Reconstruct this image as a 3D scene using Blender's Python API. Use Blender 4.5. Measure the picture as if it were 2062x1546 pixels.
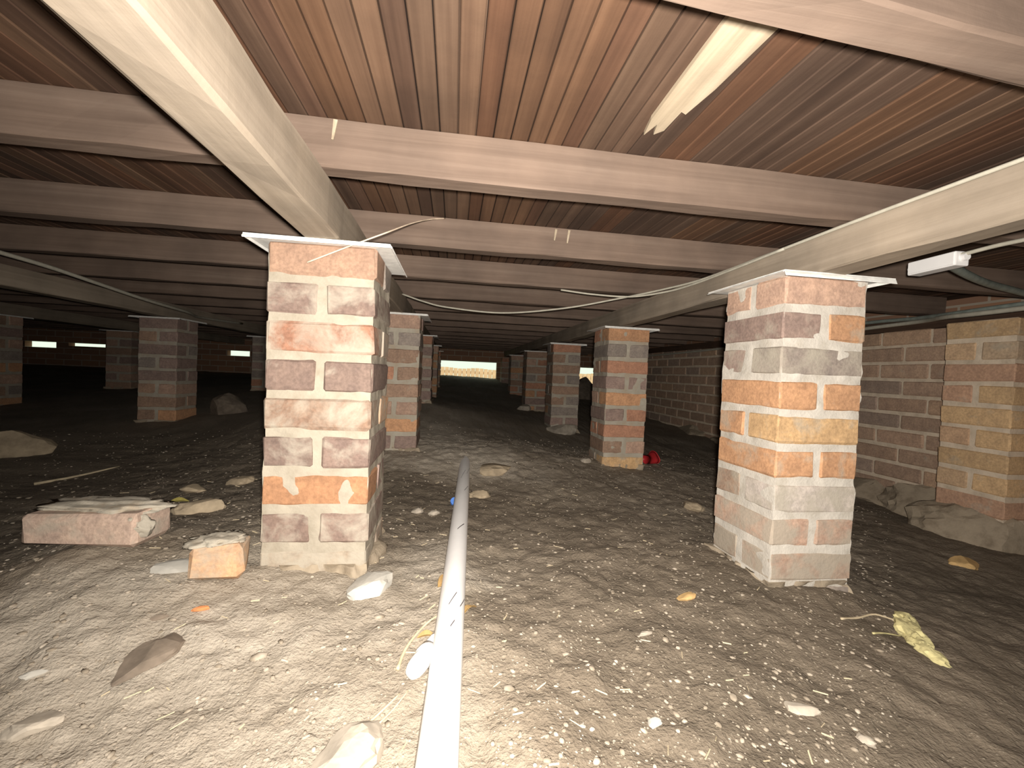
import bpy, bmesh, math, random
import numpy as np
from mathutils import Vector, Matrix

rnd = random.Random(7)
S = bpy.context.scene
COL = S.collection
for o in list(bpy.data.objects):
    bpy.data.objects.remove(o)

# ------------------------------------------------------------------ camera
YAW, PITCH, ROLL, FPX = math.radians(7.9), math.radians(-1.5), math.radians(2.45), 850.0
cam_d = bpy.data.cameras.new('camera')
cam_d.sensor_fit = 'HORIZONTAL'
cam_d.sensor_width = 36.0
cam_d.lens = FPX / 2062 * 36.0
cam_d.clip_start = 0.02
cam = bpy.data.objects.new('camera', cam_d)
COL.objects.link(cam)
fwd = Vector((math.sin(YAW) * math.cos(PITCH), math.cos(YAW) * math.cos(PITCH), math.sin(PITCH)))
rgt = Vector((math.cos(YAW), -math.sin(YAW), 0))
upv = rgt.cross(fwd)
r2 = rgt * math.cos(ROLL) + upv * math.sin(ROLL)
u2 = -rgt * math.sin(ROLL) + upv * math.cos(ROLL)
M = Matrix((r2, u2, -fwd)).transposed().to_4x4()
cam.matrix_world = M
S.camera = cam

# ------------------------------------------------------------------ world, sun, torch, exposure
w = bpy.data.worlds.new('world')
S.world = w
w.use_nodes = True
bg = w.node_tree.nodes['Background']
bg.inputs['Color'].default_value = (0.86, 1.0, 0.80, 1)
bg.inputs['Strength'].default_value = 1.05
sun_d = bpy.data.lights.new('sun', 'SUN')
sun_d.energy = 2.0
sun_d.color = (1.0, 0.93, 0.82)
sun_d.angle = 0.02
sun = bpy.data.objects.new('sun', sun_d)
COL.objects.link(sun)
sun.rotation_euler = (math.radians(48), 0, math.radians(20))

# the torch the photographer holds next to the lens
tor_d = bpy.data.lights.new('torch', 'SPOT')
tor_d.energy = 155
tor_d.color = (1.0, 0.93, 0.845)
tor_d.shadow_soft_size = 0.014
tor_d.spot_size = math.radians(170)
tor_d.spot_blend = 1.0
tor = bpy.data.objects.new('torch', tor_d)
COL.objects.link(tor)
tor.location = (0.012, -0.015, 0.022)
tdir = Vector((0.22, 1.0, 0.0)).normalized()
tor.rotation_euler = tdir.to_track_quat('-Z', 'Y').to_euler()

vs = S.view_settings
vs.view_transform = 'Standard'
vs.look = 'None'
vs.gamma = 1.0
vs.use_curve_mapping = False
vs.exposure = 0.0


# ------------------------------------------------------------------ materials
def new_mat(name, rough=0.85):
    m = bpy.data.materials.new(name)
    m.use_nodes = True
    nt = m.node_tree
    b = nt.nodes['Principled BSDF']
    b.inputs['Roughness'].default_value = rough
    b.inputs['Specular IOR Level'].default_value = 0.25
    return m, nt, b


def nd(nt, typ, **kw):
    n = nt.nodes.new(typ)
    for k, v in kw.items():
        setattr(n, k, v)
    return n


def ramp(nt, fac, stops):
    r = nd(nt, 'ShaderNodeValToRGB')
    el = r.color_ramp.elements
    while len(el) < len(stops):
        el.new(0.5)
    for e, (p, c) in zip(el, stops):
        e.position = p
        e.color = (*c, 1) if len(c) == 3 else c
    nt.links.new(fac, r.inputs['Fac'])
    return r.outputs['Color']


def noise(nt, vec, scale, detail=3, rough=0.55, dist=0.0):
    n = nd(nt, 'ShaderNodeTexNoise')
    n.inputs['Scale'].default_value = scale
    n.inputs['Detail'].default_value = detail
    n.inputs['Roughness'].default_value = rough
    n.inputs['Distortion'].default_value = dist
    nt.links.new(vec, n.inputs['Vector'])
    return n.outputs['Fac']


def mix(nt, fac, a, b, mode='MIX'):
    m = nd(nt, 'ShaderNodeMix', data_type='RGBA', blend_type=mode)
    for sock, v in ((m.inputs[0], fac), (m.inputs[6], a), (m.inputs[7], b)):
        if isinstance(v, (int, float)):
            sock.default_value = v
        elif isinstance(v, tuple):
            sock.default_value = (*v, 1)
        else:
            nt.links.new(v, sock)
    return m.outputs[2]


def math_n(nt, op, a, b=None, clamp=False):
    m = nd(nt, 'ShaderNodeMath', operation=op, use_clamp=clamp)
    for i, v in enumerate((a, b)):
        if v is None:
            continue
        if isinstance(v, (int, float)):
            m.inputs[i].default_value = v
        else:
            nt.links.new(v, m.inputs[i])
    return m.outputs[0]


def bump(nt, b, h, strength=0.4, dist=0.004):
    n = nd(nt, 'ShaderNodeBump')
    n.inputs['Strength'].default_value = strength
    n.inputs['Distance'].default_value = dist
    nt.links.new(h, n.inputs['Height'])
    nt.links.new(n.outputs['Normal'], b.inputs['Normal'])


def position(nt, scale=None):
    g = nd(nt, 'ShaderNodeNewGeometry')
    out = g.outputs['Position']
    if scale:
        mp = nd(nt, 'ShaderNodeMapping')
        mp.inputs['Scale'].default_value = scale
        nt.links.new(out, mp.inputs['Vector'])
        out = mp.outputs['Vector']
    return out


def objcoord(nt, scale=None):
    g = nd(nt, 'ShaderNodeTexCoord')
    out = g.outputs['Object']
    if scale:
        mp = nd(nt, 'ShaderNodeMapping')
        mp.inputs['Scale'].default_value = scale
        nt.links.new(out, mp.inputs['Vector'])
        out = mp.outputs['Vector']
    return out


MORT = (0.37, 0.334, 0.272)


def mat_brick():
    m, nt, b = new_mat('brick_clay', 0.9)
    oi = nd(nt, 'ShaderNodeObjectInfo')
    pos = position(nt)
    n1 = noise(nt, pos, 26, 4, 0.6)
    n2 = noise(nt, pos, 130, 3, 0.6)
    col = mix(nt, 0.16, oi.outputs['Color'], MORT)
    col = mix(nt, 0.5, col, ramp(nt, n1, [(0.3, (0.62, 0.58, 0.58)), (0.7, (1.25, 1.2, 1.12))]), 'MULTIPLY')
    col = mix(nt, 0.35, col, ramp(nt, n2, [(0.35, (0.5, 0.5, 0.5)), (0.65, (1.3, 1.3, 1.3))]), 'MULTIPLY')
    n3 = noise(nt, pos, 13, 5, 0.62, 0.4)
    thr = math_n(nt, 'SUBTRACT', n3, math_n(nt, 'SUBTRACT', 0.78, math_n(nt, 'MULTIPLY', oi.outputs['Alpha'], 0.45)))
    fac = math_n(nt, 'MULTIPLY', thr, 5.0, True)
    col = mix(nt, math_n(nt, 'MULTIPLY', fac, 0.8), col, MORT)
    nt.links.new(col, b.inputs['Base Color'])
    bump(nt, b, math_n(nt, 'ADD', n1, math_n(nt, 'MULTIPLY', n2, 0.5)), 0.5, 0.004)
    return m


def mat_mortar(name='lime_mortar', base=MORT, dirt=(0.36, 0.29, 0.21)):
    m, nt, b = new_mat(name, 0.95)
    pos = position(nt)
    n1 = noise(nt, pos, 18, 5, 0.65)
    n2 = noise(nt, pos, 160, 2)
    col = ramp(nt, n1, [(0.28, dirt), (0.5, base), (0.72, tuple(min(1, c * 1.18) for c in base))])
    nt.links.new(col, b.inputs['Base Color'])
    bump(nt, b, math_n(nt, 'ADD', n1, math_n(nt, 'MULTIPLY', n2, 0.4)), 0.6, 0.004)
    return m


def mat_timber(name, stops, along, rough=0.8, objtint=False):
    """sawn timber, grain stretched along one axis"""
    m, nt, b = new_mat(name, rough)
    sc = {'X': (1.2, 45, 45), 'Y': (45, 1.2, 45)}[along]
    pos = position(nt, sc)
    n1 = noise(nt, pos, 1.0, 4, 0.6, 0.3)
    p2 = position(nt)
    n2 = noise(nt, p2, 5, 4, 0.6)
    n3 = noise(nt, p2, 60, 3, 0.6)
    col = ramp(nt, n1, stops)
    col = mix(nt, 0.55, col, ramp(nt, n2, [(0.3, (0.62, 0.58, 0.55)), (0.7, (1.28, 1.2, 1.12))]), 'MULTIPLY')
    if objtint:
        oi = nd(nt, 'ShaderNodeObjectInfo')
        col = mix(nt, 1.0, col, oi.outputs['Color'], 'MULTIPLY')
    nt.links.new(col, b.inputs['Base Color'])
    bump(nt, b, math_n(nt, 'ADD', n1, math_n(nt, 'MULTIPLY', n3, 0.3)), 0.35, 0.003)
    return m


def mat_plain(name, col, rough=0.6, nscale=30, var=0.25, bmp=0.2):
    m, nt, b = new_mat(name, rough)
    pos = objcoord(nt)
    n1 = noise(nt, pos, nscale, 4, 0.6)
    lo = tuple(c * (1 - var) for c in col)
    hi = tuple(min(1, c * (1 + var)) for c in col)
    nt.links.new(ramp(nt, n1, [(0.3, lo), (0.7, hi)]), b.inputs['Base Color'])
    if bmp:
        bump(nt, b, n1, bmp, 0.003)
    return m


def mat_soil():
    m, nt, b = new_mat('crawl_space_soil', 0.97)
    at = nd(nt, 'ShaderNodeAttribute', attribute_name='tone')
    pos = position(nt)
    n1 = noise(nt, pos, 9, 6, 0.65, 0.3)
    n2 = noise(nt, pos, 48, 4, 0.65)
    n3 = noise(nt, pos, 170, 2, 0.6)
    t = math_n(nt, 'ADD', at.outputs['Fac'], math_n(nt, 'MULTIPLY', math_n(nt, 'SUBTRACT', n1, 0.5), 0.45))
    t = math_n(nt, 'ADD', t, math_n(nt, 'MULTIPLY', math_n(nt, 'SUBTRACT', n2, 0.5), 0.30))
    col = ramp(nt, t, [(0.0, (0.120, 0.097, 0.071)), (0.30, (0.178, 0.145, 0.108)), (0.52, (0.235, 0.196, 0.149)),
                       (0.72, (0.295, 0.253, 0.200)), (1.0, (0.40, 0.352, 0.288))])
    sp = math_n(nt, 'MULTIPLY', math_n(nt, 'SUBTRACT', n3, 0.64), 8, True)
    col = mix(nt, math_n(nt, 'MULTIPLY', sp, 0.55), col, (0.55, 0.49, 0.39))
    nt.links.new(col, b.inputs['Base Color'])
    bump(nt, b, math_n(nt, 'ADD', n2, math_n(nt, 'MULTIPLY', n3, 0.5)), 0.8, 0.008)
    return m


def mat_wall_texture(name, along):
    """distant brickwork, too dark and far to tell the bricks apart"""
    m, nt, b = new_mat(name, 0.95)
    g = nd(nt, 'ShaderNodeNewGeometry')
    sep = nd(nt, 'ShaderNodeSeparateXYZ')
    nt.links.new(g.outputs['Position'], sep.inputs[0])
    cmb = nd(nt, 'ShaderNodeCombineXYZ')
    nt.links.new(sep.outputs[along], cmb.inputs['X'])
    nt.links.new(sep.outputs['Z'], cmb.inputs['Y'])
    br = nd(nt, 'ShaderNodeTexBrick')
    br.inputs['Scale'].default_value = 1.0
    br.inputs['Brick Width'].default_value = 0.24
    br.inputs['Row Height'].default_value = 0.086
    br.inputs['Mortar Size'].default_value = 0.006
    br.inputs['Color1'].default_value = (0.26, 0.15, 0.10, 1)
    br.inputs['Color2'].default_value = (0.36, 0.20, 0.12, 1)
    br.inputs['Mortar'].default_value = (0.4, 0.34, 0.27, 1)
    nt.links.new(cmb.outputs[0], br.inputs['Vector'])
    nt.links.new(br.outputs['Color'], b.inputs['Base Color'])
    return m


M_BRICK = mat_brick()
M_MORT = mat_mortar()
M_MORT_DIMMED = mat_mortar('dimmed_mortar', (0.335, 0.298, 0.238), (0.27, 0.235, 0.18))  # darker copy of the mortar, offsetting torch glare on the nearest left pier
M_MORT_SALT = mat_mortar('salt_whitened_mortar', (0.50, 0.465, 0.41), (0.40, 0.36, 0.30))
M_MORTD = mat_mortar('dusty_wall_mortar', (0.60, 0.50, 0.385), (0.46, 0.38, 0.285))
M_FOOT = mat_mortar('muddy_footing', (0.31, 0.255, 0.187), (0.19, 0.15, 0.105))
M_SOIL = mat_soil()
M_JOIST = mat_timber('pinkish_joist_timber', [(0.25, (0.1090, 0.0782, 0.0608)), (0.55, (0.1485, 0.1098, 0.0869)), (0.8, (0.1896, 0.1469, 0.1185))], 'X')
M_BEAR = mat_timber('grey_bearer_timber', [(0.25, (0.2173, 0.1833, 0.1422)), (0.55, (0.2804, 0.2402, 0.1912)), (0.8, (0.3397, 0.2963, 0.2409))], 'Y')
M_BOARD = mat_timber('brown_floorboard_timber', [(0.25, (0.0474, 0.0284, 0.0194)), (0.5, (0.0719, 0.0442, 0.0300)), (0.8, (0.1067, 0.0695, 0.0482))], 'Y', 0.75, True)
M_BATT = mat_timber('pale_batten_timber', [(0.25, (0.2370, 0.1975, 0.1422)), (0.5, (0.3634, 0.3081, 0.2291)), (0.8, (0.4898, 0.4345, 0.3397))], 'Y')
M_CAP = mat_plain('galvanised_cap', (0.80, 0.79, 0.75), 0.5, 40, 0.15)
M_PVC = mat_plain('white_plastic_pipe', (0.80, 0.79, 0.78), 0.4, 9, 0.05, 0.0)
M_INK = mat_plain('dark_print', (0.06, 0.045, 0.05), 0.6)
M_CABG = mat_plain('pale_grey_cable', (0.42, 0.40, 0.33), 0.5, 40, 0.12)
M_CABW = mat_plain('cream_wire', (0.58, 0.47, 0.36), 0.55)
M_CABD = mat_plain('grey_green_cable', (0.20, 0.23, 0.205), 0.5)
M_ROCK = mat_plain('pale_stone', (0.37, 0.325, 0.265), 0.95, 22, 0.3, 0.5)
M_ROCKD = mat_plain('dark_stone', (0.16, 0.13, 0.10), 0.95, 20, 0.3, 0.5)
M_ROCKM = mat_plain('tan_stone', (0.36, 0.29, 0.20), 0.95, 20, 0.3, 0.5)
M_CONC = mat_plain('pale_concrete', (0.42, 0.40, 0.355), 0.95, 14, 0.25, 0.5)
M_ORNG = mat_plain('orange_brick_bit', (0.55, 0.22, 0.09), 0.9)
M_TAN = mat_plain('yellow_tan_chip', (0.60, 0.40, 0.18), 0.85)
M_BARK = mat_plain('brown_bark', (0.18, 0.145, 0.112), 0.95, 25, 0.3, 0.5)
M_ROOT = mat_plain('straw_root', (0.48, 0.40, 0.27), 0.9)
M_LEAF = mat_plain('dry_brown_leaf', (0.34, 0.22, 0.09), 0.8)
M_LEAFY = mat_plain('yellow_leaf', (0.42, 0.36, 0.10), 0.8)
M_INSUL = mat_plain('yellow_insulation', (0.50, 0.45, 0.23), 1.0, 60, 0.3, 0.6)
M_RED = mat_plain('red_plastic', (0.42, 0.025, 0.03), 0.4, 20, 0.2, 0.0)
M_BLUE = mat_plain('blue_plastic', (0.09, 0.22, 0.62), 0.4, 20, 0.2, 0.0)
M_PEACH = mat_plain('peach_fence_paint', (0.78, 0.53, 0.34), 0.8, 8, 0.15, 0.0)
M_GRASS = mat_plain('garden_ground', (0.3, 0.3, 0.2), 1.0, 6, 0.3)
M_FARW = mat_wall_texture('far_brickwork', 'X')
M_SIDEW = mat_wall_texture('side_brickwork', 'Y')


# ------------------------------------------------------------------ mesh helpers
def mesh_obj(name, verts, faces, mat, parent=None, smooth=False):
    me = bpy.data.meshes.new(name)
    me.from_pydata([tuple(v) for v in verts], [], faces)
    me.update()
    if mat:
        me.materials.append(mat)
    if smooth:
        me.polygons.foreach_set('use_smooth', [True] * len(me.polygons))
    o = bpy.data.objects.new(name, me)
    COL.objects.link(o)
    if parent:
        o.parent = parent
    return o


def bm_obj(name, bm, mat, parent=None, smooth=False):
    me = bpy.data.meshes.new(name)
    bm.normal_update()
    bm.to_mesh(me)
    bm.free()
    if mat:
        me.materials.append(mat)
    if smooth:
        me.polygons.foreach_set('use_smooth', [True] * len(me.polygons))
    o = bpy.data.objects.new(name, me)
    COL.objects.link(o)
    if parent:
        o.parent = parent
    return o


def tag(o, label, cat=None, group=None, kind=None):
    o['label'] = label
    if cat:
        o['category'] = cat
    if group:
        o['group'] = group
    if kind:
        o['kind'] = kind
    return o


def empty(name, loc, rz=0.0):
    o = bpy.data.objects.new(name, None)
    o.empty_display_size = 0.05
    o.location = loc
    o.rotation_euler = (0, 0, rz)
    COL.objects.link(o)
    return o


def add_box(bm, x0, x1, y0, y1, z0, z1):
    vs_ = [bm.verts.new((x, y, z)) for z in (z0, z1) for y in (y0, y1) for x in (x0, x1)]
    for f in ((0, 2, 3, 1), (4, 5, 7, 6), (0, 1, 5, 4), (2, 6, 7, 3), (0, 4, 6, 2), (1, 3, 7, 5)):
        bm.faces.new([vs_[i] for i in f])


def vnoise(x, y, z, seed=0):
    """smooth value noise in [-1,1], numpy arrays"""
    x, y, z = np.broadcast_arrays(np.asarray(x, float), np.asarray(y, float), np.asarray(z, float))
    xi, yi, zi = np.floor(x).astype(np.int64), np.floor(y).astype(np.int64), np.floor(z).astype(np.int64)
    fx, fy, fz = x - xi, y - yi, z - zi
    fx, fy, fz = (f * f * (3 - 2 * f) for f in (fx, fy, fz))

    def h(a, b, c):
        n = (a * 374761393 + b * 668265263 + c * 2147483647 + seed * 144665) & 0xFFFFFFFF
        n = ((n ^ (n >> 13)) * 1274126177) & 0xFFFFFFFF
        n = n ^ (n >> 16)
        return (n & 0xFFFF) / 32767.5 - 1.0
    r = 0
    for dx in (0, 1):
        for dy in (0, 1):
            for dz in (0, 1):
                wgt = (fx if dx else 1 - fx) * (fy if dy else 1 - fy) * (fz if dz else 1 - fz)
                r = r + wgt * h(xi + dx, yi + dy, zi + dz)
    return r


# ------------------------------------------------------------------ ground height
GP = np.array([
    (-.30, .98, -.472), (-.15, .98, -.475), (.79, .93, -.50), (1.0, .93, -.522), (.79, 1.165, -.50), (-.24, 2.12, -.41), (.9, 2.12, -.482),
    (.9, 3.35, -.455), (.94, 4.55, -.41), (-.19, 3.30, -.27), (-1.85, 3.02, -.425), (.25, 7.3, -.10), (2.27, 1.97, -.59), (2.27, 1.68, -.615),
    (2.04, 1.45, -.58), (2.04, 1.25, -.58), (2.27, 3.5, -.505), (.09, .51, -.50), (-.52, .57, -.50), (.78, .45, -.53), (.03, 1.16, -.50),
    (.08, 2.3, -.395), (.08, 1.75, -.487), (.15, 1.93, -.475), (.18, 2.12, -.412), (-.8, .98, -.425), (-.6, 1.0, -.425), (-.95, .80, -.50), (1.65, .98, -.58), (0, 0, -.50), (0, -2, -.50), (-2, 0, -.50),
    (2, 0, -.57), (-4, 3, -.42), (-6, 5, -.35), (-6, 7.3, -.18), (-3, 7.3, -.18), (3.2, 7, -.33), (-3, 1.5, -.47), (-1.2, 1.5, -.53),
    (-1, 2.2, -.48), (.4, 3.0, -.42), (.3, 5, -.33), (1.5, 2, -.53), (1.4, 1.4, -.55), (-.5, 1.8, -.46), (-8, 0, -.45), (3.3, 3, -.52),
    (3.3, -2, -.57), (-8, -2.5, -.5), (-8, 7.3, -.2), (.3, 6.3, -.2)])


def tps_fit(P, lam=2e-4):
    X = P[:, :2]
    d = np.sqrt(((X[:, None] - X[None]) ** 2).sum(-1)) + 1e-9
    K = d * d * np.log(d) + lam * np.eye(len(X))
    A = np.c_[np.ones(len(X)), X]
    L = np.block([[K, A], [A.T, np.zeros((3, 3))]])
    return np.linalg.solve(L, np.r_[P[:, 2], 0, 0, 0])


_w = tps_fit(GP)


def ground_z(x, y, fine=True):
    x = np.asarray(x, float)
    y = np.asarray(y, float)
    z = _w[-3] + _w[-2] * x + _w[-1] * y
    for (px, py, _), k in zip(GP, _w[:-3]):
        r2_ = (x - px) ** 2 + (y - py) ** 2 + 1e-12
        z = z + k * 0.5 * r2_ * np.log(r2_)
    z = np.clip(z, -.66, -.05)
    if fine:
        z = z + .007 * vnoise(x / .16, y / .16, 0, 1) + .005 * vnoise(x / .06, y / .06, 3, 2) \
            + .0035 * vnoise(x / .025, y / .025, 5, 3) + .002 * vnoise(x / .012, y / .012, 7, 4)
    return z


def gz(x, y):
    return float(ground_z(np.array([x]), np.array([y]))[0])


# soil tone: 0 damp dark earth .. 1 pale dry dust   (x, y, tone)
TP = np.array([
    (-.5, .55, .97), (-.2, .55, .84), (.0, .6, .74), (.08, .52, .60), (-.7, .75, .95), (-.35, .75, .95), (-.05, .8, .80), (.02, 1.0, .88),
    (.0, 1.12, .84), (-.3, .92, .85), (-.55, .85, .90), (-.95, .95, .35), (-1.0, .8, .70), (-.7, 1.1, .50), (-.9, 1.3, .15), (-.5, 1.4, .45),
    (-.15, 1.3, .25), (.02, 1.38, .25), (.05, 1.55, .15), (-.08, 1.6, .20), (.12, 1.1, .50), (.14, .85, .25), (.15, .62, .22), (.22, .52, .12), (.10, .70, .50), (.07, 1.2, .45),
    (.35, .9, .16), (.45, .6, .08), (.3, .7, .12), (.5, 1.15, .28), (.4, 1.5, .30), (.2, 1.75, .5), (.05, 2.05, 1.0), (.2, 2.0, 1.0), (-.05, 2.3, 1.0), (.4, 2.0, .6), (.6, 1.7, .4),
    (.7, .75, .12), (.75, .5, .10), (1.0, .8, .14), (1.1, .6, .16), (1.4, .9, .25), (1.5, 1.3, .3), (1.7, 1.8, .35), (1.5, 2.5, .4),
    (.3, 2.6, .7), (.2, 3.2, .7), (.5, 3.5, .5), (.3, 4.5, .5), (.3, 6.5, .5), (-1.5, 2.2, .2), (-2, 3, .4), (-4, 4, .4),
    (-1.0, 1.8, .4), (-2, 1, .2), (2.1, 1.5, .4), (2.2, 2.4, .4)])


def ground_tone(x, y):
    num = np.zeros_like(x)
    den = np.zeros_like(x)
    for px, py, t in TP:
        wg = 1.0 / (((x - px) ** 2 + (y - py) ** 2) + 4e-3) ** 2
        num += wg * t
        den += wg
    t = num / den
    return t + .12 * vnoise(x / .2, y / .2, 0, 11) + .08 * vnoise(x / .07, y / .07, 0, 12)


def axis_coords(lo, hi, dlo, dhi, fine, coarse):
    a = list(np.arange(dlo, dhi, fine))
    x, st = dlo, fine
    left = []
    while x > lo:
        st = min(st * 1.12, coarse)
        x -= st
        left.append(max(x, lo))
    x, st = a[-1], fine
    right = []
    while x < hi:
        st = min(st * 1.12, coarse)
        x += st
        right.append(min(x, hi))
    return np.array(left[::-1] + a + right)


def build_ground():
    xs = axis_coords(-8.1, 3.4, -1.25, 1.75, .0085, .14)
    ys = axis_coords(-2.6, 7.42, .42, 2.45, .0085, .10)
    X, Y = np.meshgrid(xs, ys)
    Z = ground_z(X, Y)
    T = ground_tone(X, Y)
    nx, ny = len(xs), len(ys)
    me = bpy.data.meshes.new('floor')
    co = np.stack([X, Y, Z], -1).reshape(-1, 3)
    idx = np.arange(nx * ny).reshape(ny, nx)
    q = np.stack([idx[:-1, :-1], idx[:-1, 1:], idx[1:, 1:], idx[1:, :-1]], -1).reshape(-1, 4)
    me.vertices.add(len(co))
    me.vertices.foreach_set('co', co.ravel())
    me.loops.add(q.size)
    me.loops.foreach_set('vertex_index', q.ravel())
    me.polygons.add(len(q))
    me.polygons.foreach_set('loop_start', np.arange(len(q)) * 4)
    me.polygons.foreach_set('use_smooth', np.ones(len(q), bool))
    me.update(calc_edges=True)
    at = me.attributes.new('tone', 'FLOAT', 'POINT')
    at.data.foreach_set('value', T.ravel())
    me.materials.append(M_SOIL)
    o = bpy.data.objects.new('floor', me)
    COL.objects.link(o)
    tag(o, 'uneven bare earth floor, pale dust in front and dark soil behind', kind='structure')
    return o


floor = build_ground()

# ------------------------------------------------------------------ bricks
BL, BW, BH, PITCHB = .230, .106, .069, .086


def brick_mesh(l, wd, h, seed, jit=.0022, ch=.005):
    """chamfered, slightly irregular brick centred on its own middle"""
    r = random.Random(seed)
    bm = bmesh.new()
    add_box(bm, -l / 2, l / 2, -wd / 2, wd / 2, -h / 2, h / 2)
    bmesh.ops.bevel(bm, geom=list(bm.edges), offset=ch, segments=1, affect='EDGES', profile=0.5)
    for v in bm.verts:
        v.co += Vector((r.uniform(-1, 1), r.uniform(-1, 1), r.uniform(-1, 1))) * jit
    me = bpy.data.meshes.new('brick')
    bm.normal_update()
    bm.to_mesh(me)
    bm.free()
    me.materials.append(M_BRICK)
    return me


BRICKS = [brick_mesh(BL, BW, BH, 100 + i) for i in range(7)]

PURPLE, BROWN, RED, ORANGE, YELLOW, PINK, GREY, WHITE = (.29, .20, .175), (.34, .215, .15), (.43, .205, .125), (.54, .285, .145), (.58, .37, .18), \
    (.46, .30, .225), (.27, .23, .205), (.58, .52, .48)
PALETTE = [PURPLE, PURPLE, BROWN, BROWN, RED, ORANGE, PINK, GREY]


def put_brick(parent, loc, rz, col, smear, rr, mesh=None):
    o = bpy.data.objects.new('brick', mesh or rr.choice(BRICKS))
    COL.objects.link(o)
    o.parent = parent
    o.location = loc
    o.rotation_euler = (rr.uniform(-.008, .008), rr.uniform(-.008, .008), rz + rr.uniform(-.012, .012) + rr.choice((0, math.pi)))
    k = rr.uniform(.85, 1.12)
    o.color = (col[0] * k, col[1] * k, col[2] * k, smear)
    return o


def rough_shell(name, hx, hy, z0, z1, step, amp_out, amp_in, mat, parent, seed, freq=.05):
    """a box of mortar whose faces wander in and out so it sits back in the joints and smears over bricks in places"""
    vs_, fs_ = [], []
    nx, ny, nz = max(2, int(2 * hx / step)), max(2, int(2 * hy / step)), max(2, int((z1 - z0) / step))

    def grid(f, nu, nv, flip=False):
        base = len(vs_)
        for j in range(nv + 1):
            for i in range(nu + 1):
                vs_.append(f(i / nu, j / nv))
        for j in range(nv):
            for i in range(nu):
                a = base + j * (nu + 1) + i
                q = (a, a + 1, a + nu + 2, a + nu + 1)
                fs_.append(q[::-1] if flip else q)
    grid(lambda u, v: (-hx + 2 * hx * u, -hy, z0 + (z1 - z0) * v), nx, nz)
    grid(lambda u, v: (hx - 2 * hx * u, hy, z0 + (z1 - z0) * v), nx, nz)
    grid(lambda u, v: (hx, -hy + 2 * hy * u, z0 + (z1 - z0) * v), ny, nz)
    grid(lambda u, v: (-hx, hy - 2 * hy * u, z0 + (z1 - z0) * v), ny, nz)
    grid(lambda u, v: (-hx + 2 * hx * u, -hy + 2 * hy * v, z1), nx, ny)
    A = np.array(vs_)
    n = .6 * vnoise(A[:, 0] / freq, A[:, 1] / freq, A[:, 2] / freq + seed * 7.3, 21 + seed) + .4 * vnoise(A[:, 0] / freq * 2.3, A[:, 1] / freq * 2.3, A[:, 2] / freq * 2.3, 41 + seed)
    d = np.where(n > 0, n * amp_out * 1.6, n * amp_in)
    s = 1 + d / max(.02, min(hx, hy))
    A[:, 0] *= s
    A[:, 1] *= s
    return mesh_obj(name, A, fs_, mat, parent, True)


def blob_bm(rx, ry, rz, seed, sub=2, amp=.22, flat=.35, freq=1.6, cuts=0):
    bm = bmesh.new()
    bmesh.ops.create_icosphere(bm, subdivisions=sub, radius=1)
    P = np.array([v.co[:] for v in bm.verts])
    n = 1 + amp * (vnoise(P[:, 0] * freq + seed, P[:, 1] * freq, P[:, 2] * freq, seed) + .5 * vnoise(P[:, 0] * freq * 2.2, P[:, 1] * freq * 2.2 + seed, P[:, 2] * freq * 2.2, seed + 9))
    P *= n[:, None]
    rg = np.random.default_rng(seed + 1000)
    for _ in range(cuts):
        nv = rg.normal(size=3)
        nv /= np.linalg.norm(nv)
        dd = P @ nv
        lim = rg.uniform(.55, .85)
        P -= np.where(dd > lim, dd - lim, 0)[:, None] * nv
    P[:, 2] = np.maximum(P[:, 2], -flat)
    P *= (rx, ry, rz)
    for v, p in zip(bm.verts, P):
        v.co = p
    return bm


def pier(label, xc, yf, ztop, ncourse, cols=None, smear=None, seed=0, fine=False, footing=True, cap=True, group='brick piers', mort=None):
    """one-brick-square pier, two bricks to a course laid crosswise on the course below"""
    rr = random.Random(500 + seed)
    yc = yf + BL / 2
    gl = float(ground_z(np.array([xc - .1, xc + .1, xc]), np.array([yf, yf, yf + .2]), False).min())
    ncourse = max(ncourse, math.ceil((ztop - gl + .015) / PITCHB))
    zb = ztop - ncourse * PITCHB
    t = empty('brick_pier', (xc, yc, zb))
    tag(t, label, 'brick pier', group)
    for i in range(ncourse):
        zc = ztop - zb - i * PITCHB - BH / 2 - .001
        c = cols[i] if cols and i < len(cols) else None
        sm = smear[i] if smear and i < len(smear) else rr.uniform(.1, .45)
        for k in (-1, 1):
            col = rr.choice(PALETTE)
            if c:
                col = c[0] if (k < 0 or len(c) == 1) else c[1]
            off = k * (BL - BW) / 2
            loc = (rr.uniform(-.0015, .0015), off, zc) if i % 2 == 0 else (off, rr.uniform(-.0015, .0015), zc)
            if i % 2 == 0 and k > 0:
                col = rr.choice(PALETTE)
            put_brick(t, loc, 0 if i % 2 == 0 else math.pi / 2, col, sm, rr)
    h = ztop - zb
    rough_shell('mortar', .1117, .1117, 0.0, h - .003, .009 if fine else .03, 0.0030 if fine else .002, .003, mort or M_MORT, t, seed)
    if footing:
        zg = float(ground_z(np.array([xc]), np.array([yf - .05]), False)[0]) - zb
        rough_shell('footing', .116, .116, zg - .08, zg + .020, .007 if fine else .03, .024, .020, M_FOOT, t, seed + 30, .045)
    if cap:
        cap_sheet(t, h, seed)
    return t


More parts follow.
